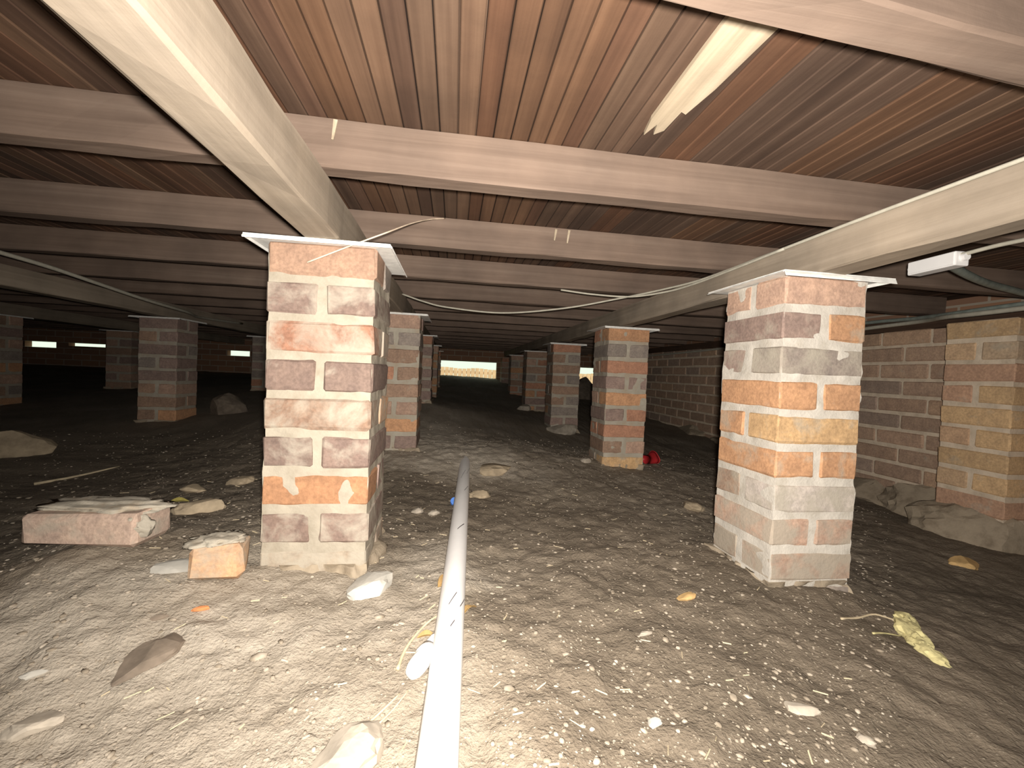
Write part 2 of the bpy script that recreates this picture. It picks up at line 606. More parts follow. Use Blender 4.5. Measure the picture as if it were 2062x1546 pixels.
def cap_sheet(parent, z, seed):
    """thin metal sheet on the pier with a turned-down lip"""
    e, th = .150, .0018
    bm = bmesh.new()
    rr = random.Random(seed)
    add_box(bm, -e, e, -e, e, z, z + th)
    lip = rr.uniform(.009, .013)
    for x0, x1, y0, y1, l in ((-e, e, -e, -e + th, lip), (-e, -e + th, -e + .002, e, lip * .6), (e - th, e, -e + .002, e, lip * .8)):
        vs_ = len(bm.verts)
        add_box(bm, x0, x1, y0, y1, z - l, z + .0002)
        bm.verts.ensure_lookup_table()
        for v in bm.verts[vs_:]:
            if v.co.z < z - .001:
                v.co.z += rr.uniform(0, lip * .45)
                v.co.y -= .005 if y0 == -e else 0
                v.co.x += (.004 if x0 > 0 else -.004 if x1 < 0 else 0)
    return tag(bm_obj('cap', bm, M_CAP, parent), 'thin pale metal cap with bent lip')


LEFTX, RIGHTX = -.298, .908
ZT = .268

P1A, P1B = (.165, .108, .093), (.185, .120, .102)  # brick colours darkened so the close torch does not wash this pier out
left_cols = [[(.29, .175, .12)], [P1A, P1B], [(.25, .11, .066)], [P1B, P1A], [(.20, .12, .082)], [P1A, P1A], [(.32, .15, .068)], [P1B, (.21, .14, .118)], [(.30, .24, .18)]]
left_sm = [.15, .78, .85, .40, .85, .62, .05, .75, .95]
right_cols = [[PINK], [PURPLE, ORANGE], [GREY, YELLOW], [ORANGE], [YELLOW, YELLOW], [ORANGE], [WHITE, WHITE], [PINK], [PINK, PURPLE]]
right_sm = [.3, .5, .85, .4, .6, .55, .9, .85, .95]
pier('square brick pier nearest on the left, orange brick above its base', LEFTX, .995, ZT, 9, left_cols, left_sm, 1, True, mort=M_MORT_DIMMED)
pier('square brick pier nearest on the right, whitened with salts near its base', RIGHTX, .935, ZT, 9, right_cols, right_sm, 2, True, mort=M_MORT_SALT)
pier('brick pier half hidden right behind the nearest left pier', LEFTX + .01, 2.15, ZT, 8, [[PINK], [GREY, GREY], [BROWN], [RED, BROWN], [BROWN], [PINK, PINK], [ORANGE], [PURPLE, PURPLE]], [.1, .3, .4, .5, .4, .5, .1, .3], 3, True)
pier('brick pier with orange top brick standing behind the nearest right pier', RIGHTX + .01, 2.15, ZT - .004, 9, [[ORANGE], [GREY, GREY], [RED], [PURPLE, PURPLE], [ORANGE], [PURPLE, RED], [RED], [BROWN, PINK], [YELLOW]], [.1, .35, .2, .35, .25, .45, .3, .4, .7], 4, True)
pier('third brick pier back in the left row, dim', LEFTX + .01, 3.35, ZT - .006, 6, None, None, 5)
pier('third brick pier back in the right row, brown bricks', RIGHTX, 3.35, ZT - .012, 8, [[RED], [BROWN, GREY], [BROWN], [BROWN, GREY], [BROWN], [BROWN, GREY], [GREY], [PURPLE, PURPLE]], [.2, .2, .3, .3, .4, .4, .4, .2], 6)
pier('fourth brick pier back in the right row, dim and narrow in view', RIGHTX - .01, 4.55, ZT - .02, 8, None, None, 7)
pier('fourth brick pier back in the left row, barely lit', LEFTX + .01, 4.55, ZT - .012, 7, None, None, 8)
pier('fifth brick pier back in the right row beside the bright opening', RIGHTX - .02, 5.75, ZT - .022, 6, None, None, 9)
pier('fifth brick pier back in the left row beside the bright opening', LEFTX, 5.75, ZT - .016, 6, None, None, 10)
pier('dim brick pier standing alone on the far left', -1.92, 3.05, ZT - .006, 8, None, None, 11)
pier('very dark brick pier just left of the nearest left pier', -1.90, 4.56, ZT - .01, 7, None, None, 12)
pier('brick pier cut off by the left edge of the picture', -3.36, 3.46, ZT - .006, 7, None, None, 13)
pier('dark brick pier just left of and behind the lone far left pier', -3.36, 4.77, ZT - .012, 7, None, None, 14)
pier('sixth brick pier back in the right row at the far wall', RIGHTX - .02, 6.85, ZT - .024, 5, None, None, 15, cap=False)


# ------------------------------------------------------------------ right dwarf wall with engaged pier
def wall_right():
    rr = random.Random(77)
    X0, Y0, Y1, ZTW, NC = 2.27, .55, 5.9, .300, 11
    zb = ZTW - NC * PITCHB
    bm = bmesh.new()
    add_box(bm, X0 + .004, X0 + .23, -2.6, Y1, -.75, ZTW - .002)
    base = bm_obj('wall_right', bm, M_MORTD)
    tag(base, 'low brick wall along the right side with a projecting pier', kind='structure')
    pal = [(.44, .29, .205), (.40, .27, .195), (.46, .31, .22), (.37, .27, .215), (.50, .33, .22)]
    for i in range(NC - 1):
        z = ZTW - i * PITCHB - BH / 2
        y = Y0 - (.12 if i % 2 else 0)
        while y + BL < Y1:
            put_brick(base, (X0 + BW / 2 - rr.uniform(0, .003), y + BL / 2, z), math.pi / 2, rr.choice(pal), rr.uniform(.1, .5), rr)
            y += BL + .010
    # engaged pier
    px0, py0 = 2.04, 1.285
    bm = bmesh.new()
    add_box(bm, px0 + .004, X0 + .01, py0 + .004, py0 + .226, -.75, .284)
    e = bm_obj('pier_mortar', bm, M_MORTD, base)
    pal2 = [(.60, .41, .25), (.64, .43, .23), (.57, .37, .23), (.58, .43, .29), (.55, .33, .22)]
    for i in range(10):
        z = .286 - i * PITCHB - BH / 2
        if i % 2 == 0:
            for k in (0, 1):
                put_brick(base, (px0 + BW / 2 + k * (BL - BW), py0 + BL / 2, z), math.pi / 2, rr.choice(pal2), rr.uniform(.3, .6), rr)
        else:
            for k in (0, 1):
                put_brick(base, (px0 + BL / 2, py0 + BW / 2 + k * (BL - BW), z), 0, rr.choice(pal2), rr.uniform(.3, .6), rr)
    # lumpy rubble footing along the wall base
    for k, (y, r, dx) in enumerate(((1.05, .16, -.23), (1.38, .22, -.25), (1.72, .19, -.03), (2.05, .24, -.03), (2.5, .26, -.02), (3.1, .3, -.02), (3.8, .3, -.02))):
        bm = blob_bm(.14, r, .125, 60 + k, 4, .24, .8, 2.6, 5)
        f = bm_obj('footing', bm, M_FOOT, base, False)
        f.location = (X0 + dx + .05, y, -.575 + .02 * max(0, y - 2))
    return base


wall_right()

# ------------------------------------------------------------------ far, left, back walls and the closing return
def wall_far():
    Y0, Y1, zb, zt = 7.3, 7.41, -.8, .47
    ops = [(-6.40, -5.985, .085, .172), (-5.82, -5.32, .125, .172), (-3.59, -3.255, .085, .168), (-.235, .735, -.14, .165), (2.02, 2.95, -.30, .15)]
    bm = bmesh.new()
    x = -8.1
    for a, b, z0, z1 in ops:
        add_box(bm, x, a, Y0, Y1, zb, zt)
        add_box(bm, a, b, Y0, Y1, zb, z0)
        add_box(bm, a, b, Y0, Y1, z1, zt)
        x = b
    add_box(bm, x, 3.4, Y0, Y1, zb, zt)
    o = bm_obj('wall_far', bm, M_FARW)
    tag(o, 'dark far brick wall pierced by bright openings', kind='structure')


wall_far()
for nm, bx, mt, lb in (('wall_left', (-8.2, -8.0, -2.6, 7.4, -.8, .47), M_SIDEW, 'dark brick wall closing the crawl space on the left'),
                       ('wall_back', (-8.2, 3.5, -2.7, -2.5, -.8, .47), M_FARW, 'brick wall behind the photographer'),
                       ('wall_return', (2.27, 3.4, 5.9, 6.0, -.8, .47), M_FARW, 'return of the right wall near the far corner'),
                       ('wall_corner', (3.3, 3.42, 5.9, 7.4, -.8, .47), M_SIDEW, 'short wall closing the far right corner'),
                       ('wall_outer', (2.49, 2.56, -2.6, 5.95, -.8, .47), M_SIDEW, 'outer wall behind the low right wall')):
    bm = bmesh.new()
    add_box(bm, *bx)
    tag(bm_obj(nm, bm, mt), lb, kind='structure')


# ------------------------------------------------------------------ floor above: boards, joists, bearers
ZBRD, ZJ0, ZB0 = .445, .360, .270
bm = bmesh.new()
add_box(bm, -8.2, 3.5, -2.7, 7.45, .4655, .52)
ceil = bm_obj('ceiling', bm, M_BOARD)
tag(ceil, 'underside of a timber floor of narrow brown boards', kind='structure')
BWD = .0335


def board_mesh(seed):
    r = random.Random(seed)
    bm = bmesh.new()
    hw, ch = (BWD - .0022) / 2, .0016
    prof = [(-hw, .019), (-hw, ch), (-hw + ch, 0), (hw - ch, 0), (hw, ch), (hw, .019)]
    rows = []
    n = 24
    for k in range(n + 1):
        y = -2.55 + 10.0 * k / n
        dz = r.uniform(-.0006, .0006)
        rows.append([bm.verts.new((x, y, z + dz)) for x, z in prof])
    for k in range(n):
        for i in range(5):
            bm.faces.new((rows[k][i], rows[k][i + 1], rows[k + 1][i + 1], rows[k + 1][i]))
    me = bpy.data.meshes.new('floorboard')
    bm.normal_update()
    bm.to_mesh(me)
    bm.free()
    me.materials.append(M_BOARD)
    return me


BMESH = [board_mesh(i) for i in range(4)]
rr = random.Random(5)
tints = [(1, 1, 1), (1.1, 1.0, .97), (.86, .88, .92), (1.0, .86, .78), (1.16, 1.03, .88), (1.1, 1.12, 1.1), (.8, .76, .76), (1.2, 1.17, 1.1), (1.12, .92, .78)]
x = 2.285
k = 0
prev = tints[0]
while x > -7.75 and k < 299:
    o = bpy.data.objects.new('floorboard', BMESH[k % 4])
    COL.objects.link(o)
    o.parent = ceil
    o.location = (x, 0, ZBRD + rr.uniform(0, .0016))
    if rr.random() < .62:
        prev = rr.choice(tints)
    s = rr.uniform(.9, 1.1)
    o.color = (prev[0] * s, prev[1] * s, prev[2] * s, 1)
    x -= BWD
    k += 1


def beam(name, axis, a0, a1, c0, c1, z0, z1, mat, seed, ch=.004, jit=.0018, step=.12):
    """sawn timber running along axis from a0 to a1, c0..c1 across, z0..z1 high"""
    r = random.Random(seed)
    n = max(2, int((a1 - a0) / step))
    prof = [(c0 + ch, z0), (c1 - ch, z0), (c1, z0 + ch), (c1, z1), (c0, z1), (c0, z0 + ch)]
    verts, faces = [], []
    m = len(prof)
    cm, zm = (c0 + c1) / 2, z0
    for k in range(n + 1):
        a = a0 + (a1 - a0) * k / n
        for j, (c, z) in enumerate(prof):
            cc = c - cm + r.uniform(-jit, jit)
            zz = z - zm + (r.uniform(-jit, jit) if j not in (3, 4) else 0)
            verts.append((a - a0, cc, zz) if axis == 'X' else (cc, a - a0, zz))
    for k in range(n):
        for j in range(m):
            q = (k * m + j, k * m + (j + 1) % m, (k + 1) * m + (j + 1) % m, (k + 1) * m + j)
            faces.append(q if axis == 'Y' else q[::-1])
    e0, e1 = tuple(range(m)), tuple(n * m + j for j in range(m))
    faces.append(e0[::-1] if axis == 'Y' else e0)
    faces.append(e1 if axis == 'Y' else e1[::-1])
    o = mesh_obj(name, verts, faces, mat)
    o.location = (a0, cm, zm) if axis == 'X' else (cm, a0, zm)
    return o


ordn = ['nearest', 'second', 'third', 'fourth', 'fifth', 'sixth', 'seventh', 'eighth', 'ninth', 'tenth', 'eleventh', 'twelfth', 'thirteenth', 'fourteenth', 'fifteenth', 'last']
for k in range(16):
    y = .365 + .45 * k
    o = beam('floor_joist', 'X', -7.9, 2.3, y, y + .050, ZJ0, ZBRD - .0003, M_JOIST, 300 + k)
    if k == 0:
        o.rotation_euler = (0, 0, math.radians(3.6))
        o.location = (-7.9, .365 - .012 - math.tan(math.radians(3.6)) * 8.25 + .025, ZJ0)
        lb = 'pinkish timber floor joist cut off by the top right corner'
    elif k == 1:
        lb = 'large lit pinkish floor joist crossing the whole picture above both piers'
    elif k == 15:
        lb = 'dark floor joist farthest away, against the far wall'
    else:
        lb = 'timber floor joist, %s one back from the camera' % ordn[k]
    tag(o, lb, 'joist', 'floor joists')

for xc, lb in ((-.292, 'pale grey timber bearer running from the top left onto the near left pier'),
               (.884, 'pale timber bearer running over the near right pier to the right edge'),
               (-1.90, 'dark timber bearer over the lone far left pier'),
               (-3.36, 'unlit timber bearer farthest to the left')):
    o = beam('floor_bearer', 'Y', -2.4, 7.28, xc - .037, xc + .037, ZB0, ZJ0 - .0003, M_BEAR, int(900 + xc * 10), .005, .0025)
    tag(o, lb, 'bearer', 'floor bearers')
o = beam('wall_plate', 'Y', -2.4, 5.85, 2.29, 2.38, .302, ZJ0 - .0003, M_BOARD, 950)
tag(o, 'dark timber wall plate lying on top of the low right wall', 'wall plate')


# ------------------------------------------------------------------ tubes, pipe, cables
def catmull(P, n=8):
    P = [Vector(p) for p in P]
    Q = [P[0] * 2 - P[1]] + P + [P[-1] * 2 - P[-2]]
    out = []
    for i in range(1, len(Q) - 2):
        a, b, c, d = Q[i - 1:i + 3]
        for k in range(n):
            t = k / n
            out.append(.5 * ((2 * b) + (c - a) * t + (2 * a - 5 * b + 4 * c - d) * t * t + (3 * b - a - 3 * c + d) * t ** 3))
    out.append(P[-1])
    return out


def tube(name, pts, r, mat, parent=None, seg=10, smooth_n=8, taper=None):
    C = catmull(pts, smooth_n) if len(pts) > 2 else [Vector(p) for p in pts]
    org = C[0].copy()
    verts, faces = [], []
    ref = Vector((0, 0, 1))
    for i, c in enumerate(C):
        t = (C[min(i + 1, len(C) - 1)] - C[max(i - 1, 0)]).normalized()
        s_ = t.cross(ref)
        if s_.length < 1e-3:
            s_ = t.cross(Vector((1, 0, 0)))
        s_.normalize()
        u_ = s_.cross(t)
        rr_ = r * (taper(i / (len(C) - 1)) if taper else 1)
        for k in range(seg):
            a = 2 * math.pi * k / seg
            verts.append(c - org + (s_ * math.cos(a) + u_ * math.sin(a)) * rr_)
    for i in range(len(C) - 1):
        for k in range(seg):
            faces.append((i * seg + k, i * seg + (k + 1) % seg, (i + 1) * seg + (k + 1) % seg, (i + 1) * seg + k)[::-1])
    faces.append(tuple(range(seg)))
    faces.append(tuple((len(C) - 1) * seg + k for k in range(seg))[::-1])
    o = mesh_obj(name, verts, faces, mat, parent, True)
    if parent:
        o.location = org - Vector(parent.location)
    else:
        o.location = org
    return o


# white pipe lying on the soil, far end buried in the pale mound
PA, PB, PR = Vector((-.045, -.45, -.472)), Vector((.083, 2.33, -.446)), .0255
root = empty('plastic_pipe', (PA.x, PA.y, PA.z - PR))
tag(root, 'long straight white plastic pipe lying on the soil between the piers', 'pipe')
NS = 24
verts, faces = [], []
pd = (PB - PA).normalized()
ps = pd.cross(Vector((0, 0, 1))).normalized()
pu = ps.cross(pd)
RINGS = ((0, PR), (.001, PR), (.999, PR), (1, PR), (1, PR - .003), (.999, PR - .003), (.001, PR - .003), (0, PR - .003))
for (t, r_) in RINGS:
    for k in range(NS):
        a = 2 * math.pi * k / NS
        verts.append(PA + (PB - PA) * t + (ps * math.cos(a) + pu * math.sin(a)) * r_ - Vector(root.location))
for ring in range(8):
    for k in range(NS):
        faces.append((ring * NS + k, ring * NS + (k + 1) % NS, ((ring + 1) % 8) * NS + (k + 1) % NS, ((ring + 1) % 8) * NS + k)[::-1])
mesh_obj('pipe_body', verts, faces, M_PVC, root, True)
# short printed strokes on top of the pipe: (distance along, start angle, end angle, slant)
for s0, a0, a1, sl in ((1.235, 50, 20, .045), (1.232, 100, 70, .045), (1.165, 85, 70, .02), (1.60, 95, 55, .05), (1.97, 70, 35, .09), (2.22, 60, 30, .13), (2.14, 110, 75, .13)):
    v_, f_ = [], []
    for k in range(7):
        t = k / 6
        a = math.radians(a0 + (a1 - a0) * t)
        wv = .0022 * s0
        for q in (-wv, wv):
            v_.append(PA + pd * (s0 + sl * t + q) + (ps * math.cos(a) + pu * math.sin(a)) * (PR + .0004) - Vector(root.location))
    for k in range(6):
        f_.append((2 * k, 2 * k + 2, 2 * k + 3, 2 * k + 1))
    mesh_obj('printed_mark', v_, f_, M_INK, root)

# stub of white fitting lying against the pipe
root = empty('pipe_fitting', (-.03, .70, gz(-.03, .70)))
tag(root, 'short rounded white plastic fitting lying against the left of the pipe', 'pipe fitting')
tube('fitting_body', [(-.048, .66, -.476), (-.028, .70, -.475), (-.010, .735, -.474)], .0155, M_PVC, root, 20, 6, lambda t: .62 + .38 * min(1, t * 5) ** .5)
tube('fitting_collar', [(-.030, .695, -.475), (-.022, .711, -.4747)], .0175, M_PVC, root, 20)

cables = [
    ('cable', [(-.252, 2.03, .345), (-.15, 2.0, .312), (-.04, 1.97, .288), (.205, 1.92, .271), (.459, 1.80, .290), (.66, 1.70, .327), (.79, 1.55, .348), (.838, 1.35, .351), (.838, 1.03, .353), (.836, .72, .355), (.836, .2, .352)], .0038, M_CABG,
     'pale cable sagging across from the left bearer to the right bearer'),
    ('cable', [(.43, 1.735, .356), (.56, 1.71, .342), (.70, 1.65, .331), (.80, 1.54, .338), (.832, 1.4, .343), (.834, 1.2, .346), (.836, 1.0, .352)], .0038, M_CABG,
     'short pale cable dropping from a joist to join the sagging cable'),
    ('wire', [(-.325, .978, .221), (-.244, .972, .258), (-.165, .985, .300), (-.119, 1.09, .362), (-.083, 1.19, .410), (-.043, 1.256, .440)], .0017, M_CABW,
     'thin cream wire running from the near left pier up to a joist'),
    ('cable', [(2.255, 5.0, .266), (2.25, 3.6, .279), (2.25, 2.6, .306), (2.245, 2.06, .328), (2.22, 1.76, .332), (2.09, 1.56, .320), (2.05, 1.43, .314), (2.05, 1.28, .316), (2.06, .9, .325)], .010, M_CABG,
     'thick pale cable lying along the top of the low right wall'),
    ('cable', [(2.22, 2.6, .345), (2.2, 2.03, .352), (2.19, 1.76, .345), (2.10, 1.52, .334), (2.10, 1.31, .340), (2.1, .9, .345)], .009, M_CABD,
     'grey green cable just above the pale one on the right wall'),
    ('cable', [(1.243, .912, .342), (1.25, .84, .347), (1.24, .75, .343), (1.235, .60, .345), (1.23, .3, .348)], .0050, M_CABG,
     'cable leaving the white box towards the right edge'),
    ('cable', [(1.262, .95, .338), (1.45, 1.03, .335), (1.66, 1.12, .343), (1.90, 1.20, .350), (2.15, 1.28, .353)], .011, M_CABD,
     'thick dark cable running from the white box to the right wall'),
    ('cable', [(-1.6, 1.45, .352), (-1.6, 1.73, .347), (-1.6, 1.92, .340), (-1.6, 2.16, .321), (-1.61, 2.47, .300), (-1.66, 2.9, .292), (-1.80, 3.3, .30), (-1.85, 4.0, .33)], .008, M_CABG,
     'pale cable slung under the joists at the far left'),
]
for nm, pts, r_, mt, lb in cables:
    tag(tube(nm, pts, r_, mt), lb, 'wire' if nm == 'wire' else 'cable', 'subfloor cables')

# white junction box hung among the cables by the right bearer
root = empty('junction_box', (1.250, .96, .320), math.radians(-4))
tag(root, 'small white plastic junction box hanging beside the right bearer', 'junction box')
bm = bmesh.new()
add_box(bm, -.019, .019, -.060, .060, -.004, .032)
bmesh.ops.bevel(bm, geom=list(bm.edges), offset=.003, segments=2, affect='EDGES', profile=.5)
bm_obj('box_body', bm, M_PVC, root)
bm = bmesh.new()
add_box(bm, -.0215, -.0185, -.056, .056, -.001, .029)
bm_obj('lid', bm, M_PVC, root)
for yy in (-.068, .06):
    bm = bmesh.new()
    bmesh.ops.create_cone(bm, cap_ends=True, segments=14, radius1=.009, radius2=.009, depth=.012, matrix=Matrix.Translation((0, yy + .003, .016)) @ Matrix.Rotation(math.pi / 2, 4, 'X'))
    bm_obj('cable_gland', bm, M_PVC, root)

# pale batten nailed under the boards
bm = bmesh.new()
outl = [(.309, .33), (.382, .33), (.380, .47), (.372, .60), (.362, .665), (.352, .66), (.350, .715), (.338, .73), (.330, .70), (.322, .735), (.314, .69), (.311, .55)]
lo = [bm.verts.new((x - .345, y - .5, 0)) for x, y in outl]
hi = [bm.verts.new((x - .345, y - .5, .0075)) for x, y in outl]
bm.faces.new(lo[::-1])
bm.faces.new(hi)
for i in range(len(outl)):
    j = (i + 1) % len(outl)
    bm.faces.new((lo[i], lo[j], hi[j], hi[i]))
o = bm_obj('timber_batten', bm, M_BATT)
o.location = (.345, .5, ZBRD - .0073)
tag(o, 'pale weathered timber batten under the brown boards at the top right', 'batten')

# slivers and cobwebbed nails on the joists
for (xx, yy, zz, h, lb) in ((-.232, .8115, .405, .036, 'thin pale timber sliver hanging on the large joist near the left bearer'),
                            (.285, 1.2615, .405, .034, 'left one of two pale slivers on the second joist'),
                            (.325, 1.2615, .400, .040, 'right one of two pale slivers on the second joist')):
    bm = bmesh.new()
    add_box(bm, -.003, .003, -.0035, .0, 0, h)
    for v in bm.verts:
        v.co.x *= .6 + v.co.z / h * .6
    o = bm_obj('timber_sliver', bm, M_BATT)
    o.location = (xx, yy, zz)
    o.rotation_euler = (0, .12, 0)
    tag(o, lb, 'sliver')


# ------------------------------------------------------------------ debris on the soil
def rock(name, lb, cat, x, y, size, mat, seed, rz=0., sink=.25, sub=2, amp=.22, group=None):
    bm = blob_bm(size[0] * 1.12, size[1] * 1.12, size[2] * 1.12, seed, max(3, sub), amp, .45, 1.8, 9)
    o = bm_obj(name, bm, mat, None, False)
    o.location = (x, y, gz(x, y) + size[2] * (.45 - sink))
    o.rotation_euler = (0, 0, rz)
    return tag(o, lb, cat, group)


# chunk of old brickwork, brick with a crust of mortar
root = empty('brickwork_chunk', (-.765, 1.06, gz(-.765, 1.06) + .004), math.radians(-5))
tag(root, 'long chunk of pink brickwork with white mortar crust lying at the left', 'brick chunk', 'loose bricks')
o = bpy.data.objects.new('brick', brick_mesh(.235, .11, .070, 771, .004, .009))
COL.objects.link(o)
o.parent = root
o.location = (-.01, 0, .038)
o.color = (.50, .37, .30, .62)
bm = blob_bm(.128, .053, .013, 31, 4, .3, .5, 3.5)
o = bm_obj('mortar_crust', bm, M_MORT, root, True)
o.location = (.005, .012, .074)
bm = blob_bm(.036, .020, .030, 37, 4, .4, .6, 3.0, 5)
o = bm_obj('mortar_lump', bm, M_MORT, root, True)
o.location = (.095, -.035, .040)

root = empty('half_brick', (-.478, .965, gz(-.478, .965) - .004), math.radians(12))
tag(root, 'broken half brick caked in mortar beside the near left pier', 'brick chunk', 'loose bricks')
o = bpy.data.objects.new('brick', brick_mesh(.098, .085, .070, 772, .005, .011))
COL.objects.link(o)
o.parent = root
o.location = (0, 0, .036)
o.color = (.56, .33, .18, .82)
bm = blob_bm(.048, .042, .010, 41, 4, .35, .5, 3.5)
o = bm_obj('mortar_crust', bm, M_MORT, root, True)
o.location = (-.006, .004, .072)

rock('concrete_lump', 'angular pale concrete lump at the foot of the near left pier', 'concrete lump', -.160, .935, (.036, .056, .024), M_CONC, 6, -.35, .35, 3, .2)
rock('mortar_slab', 'flat pale mortar slab between the brick chunk and the half brick', 'mortar slab', -.555, .955, (.055, .030, .010), M_CONC, 8, .1, .2, 3, .12)
rock('bark_piece', 'flat dark brown piece of bark on the pale dust', 'bark', -.459, .738, (.060, .030, .010), M_BARK, 14, math.radians(66), .1, 3, .3)
rock('stone', 'large pale stone cut off by the bottom edge left of the pipe', 'stone', -.112, .545, (.050, .032, .022), M_ROCK, 15, .7, .3, 3, .18, 'loose stones')
rock('stone', 'smooth pale lump near the bottom left corner', 'stone', -.535, .63, (.028, .020, .012), M_ROCK, 16, .3, .3, 3, .15, 'loose stones')
rock('stone_chip', 'small bright white chip near the left edge', 'stone', -.600, .70, (.014, .007, .005), M_CONC, 17, .5, .1, 1, .2, 'loose stones')
rock('brick_chip', 'small bright orange brick chip on the pale dust', 'brick chip', -.447, .842, (.013, .006, .005), M_ORNG, 18, .4, .05, 1, .2, 'brick chips')
rock('brick_chip', 'dull reddish brick chip left of the orange chip', 'brick chip', -.505, .818, (.014, .007, .005), M_BARK, 19, .4, .1, 1, .2, 'brick chips')
rock('brick_chip', 'flat yellow tan chip on dark soil near the right pier', 'brick chip', .545, .885, (.028, .011, .006), M_TAN, 20, .35, .05, 1, .15, 'brick chips')
rock('stone', 'pale rounded rock on dark soil left of the near right pier', 'stone', .965, 1.56, (.050, .035, .024), M_ROCKM, 21, .2, .3, 2, .2, 'loose stones')
rock('brick_chip', 'wedge shaped tan fragment just right of the pipe', 'brick chip', .122, 1.655, (.045, .022, .018), M_ROCKM, 22, .5, .1, 1, .25, 'brick chips')
rock('stone', 'left one of two small pale stones behind the near left pier', 'stone', -.105, 1.445, (.020, .014, .011), M_ROCK, 23, .4, .1, 2, .2, 'loose stones')
rock('stone', 'right one of two small pale stones behind the near left pier', 'stone', -.048, 1.455, (.020, .012, .011), M_ROCK, 24, .5, .1, 2, .2, 'loose stones')
rock('brick_chip', 'dull orange brick lump on the soil by the right wall', 'brick chip', 1.70, 1.16, (.060, .035, .022), M_TAN, 25, .1, .4, 2, .2, 'brick chips')
rock('stone', 'grey stone at the right edge against the wall footing', 'stone', 1.96, 1.12, (.05, .04, .035), M_CONC, 26, .1, .3, 2, .2, 'loose stones')
rock('stone', 'pale stone at the foot of the second pier on the right', 'stone', .72, 2.18, (.028, .022, .016), M_ROCK, 27, .1, .2, 2, .2, 'loose stones')
rock('stone', 'lumpy stone behind the brick chunk at the left', 'stone', -.735, 1.36, (.06, .035, .030), M_ROCKM, 28, .3, .3, 2, .25, 'loose stones')
rock('stone', 'pale broken stone in the rubble left of the near left pier', 'stone', -.83, 1.80, (.055, .03, .025), M_ROCKM, 29, .3, .3, 2, .25, 'loose stones')
rock('stone', 'flat stone in the rubble farther left of the near left pier', 'stone', -.96, 1.74, (.05, .03, .018), M_ROCKM, 30, .2, .3, 2, .25, 'loose stones')
rock('boulder', 'dark round boulder beside the lone far left pier', 'boulder', -1.60, 3.30, (.13, .11, .11), M_ROCKD, 32, .2, .3, 3, .15)
rock('boulder', 'pale boulder near the left edge below the cut off pier', 'boulder', -2.12, 2.36, (.14, .10, .09), M_ROCKM, 33, .2, .4, 3, .15)
rock('boulder', 'dark boulder in front of the far right opening', 'boulder', 1.95, 6.1, (.26, .18, .26), M_ROCKD, 34, .2, .4, 3, .15)
rock('stone', 'whitish stone at the foot of the third pier on the right', 'stone', .86, 3.27, (.13, .07, .06), M_ROCK, 36, .0, .3, 3, .2, 'loose stones')
rock('stone', 'pale stone at the foot of the fourth pier on the right', 'stone', .75, 4.45, (.08, .06, .06), M_ROCK, 38, .0, .3, 3, .2, 'loose stones')
rock('stone', 'small white pebble low at the centre right of the pipe', 'stone', .309, .565, (.010, .008, .006), M_CONC, 43, .2, .1, 2, .2, 'loose stones')
rock('stone', 'pink pebble near the bottom right', 'stone', .625, .53, (.012, .008, .006), M_ROCK, 44, -.5, .1, 2, .2, 'loose stones')
rock('stone', 'cluster topped pale clod near the bottom right of centre', 'stone', .565, .585, (.026, .010, .007), M_ROCK, 45, -.25, .1, 2, .25, 'loose stones')
rock('brick_chip', 'small tan sliver on the dark soil right of the pipe', 'brick chip', .387, .762, (.015, .006, .004), M_ROCK, 46, .2, .05, 1, .2, 'brick chips')
rock('stone', 'buried pale rock in the mound where the pipe ends', 'stone', .21, 1.98, (.10, .07, .030), M_ROCKM, 47, .2, .4, 3, .2, 'loose stones')


def on_soil(pts, lift):
    return [(x_, y_, gz(x_, y_) + lift) for x_, y_ in pts]


for nm, pts, r_, mt, lb in (
        ('root', [(-.072, .69), (-.066, .73), (-.052, .765), (-.030, .80), (-.010, .825)], .0032, M_ROOT, 'curved pale root emerging from under the left of the pipe'),
        ('straw', [(-.105, .592), (-.085, .612), (-.062, .64)], .0022, M_ROOT, 'upper one of two straws on the dust left of the pipe'),
        ('straw', [(-.085, .595), (-.068, .615), (-.05, .642)], .0016, M_ROOT, 'lower one of two straws on the dust left of the pipe'),
        ('stick', [(-1.68, 1.96), (-1.60, 2.05), (-1.53, 2.19)], .006, M_ROOT, 'long pale stick on the dark soil at the far left'),
        ('twig', [(.875, .815), (.93, .825), (.985, .835), (1.03, .82), (1.06, .80)], .0026, M_ROOT, 'thin pinkish twig beside the yellow insulation'),
        ('twig', [(.90, .765), (.94, .772), (.985, .775)], .0022, M_INSUL, 'thin straw under the pinkish twig by the insulation')):
    tag(tube(nm, on_soil(pts, r_ * .8), r_, mt, None, 8, 5, lambda t: 1 - .5 * t), lb, nm, 'twigs and straws')

# torn tuft of yellow insulation
root = empty('insulation_tuft', (1.0, .765, gz(1.0, .765)))
tag(root, 'torn tuft of yellow insulation on the dark soil at the right', 'insulation')
for k, (xx, yy, sx, sy, sz) in enumerate(((1.045, .815, .030, .022, .014), (1.005, .775, .040, .022, .017), (.985, .740, .032, .018, .014), (.962, .700, .030, .016, .011))):
    bm = blob_bm(sx, sy, sz, 90 + k, 3, .4, .5, 2.4)
    o = bm_obj('tuft', bm, M_INSUL, root)
    o.location = (xx - 1.0, yy - .765, gz(xx, yy) - root.location.z + sz * .35)
    o.rotation_euler = (0, 0, .9 + .2 * k)


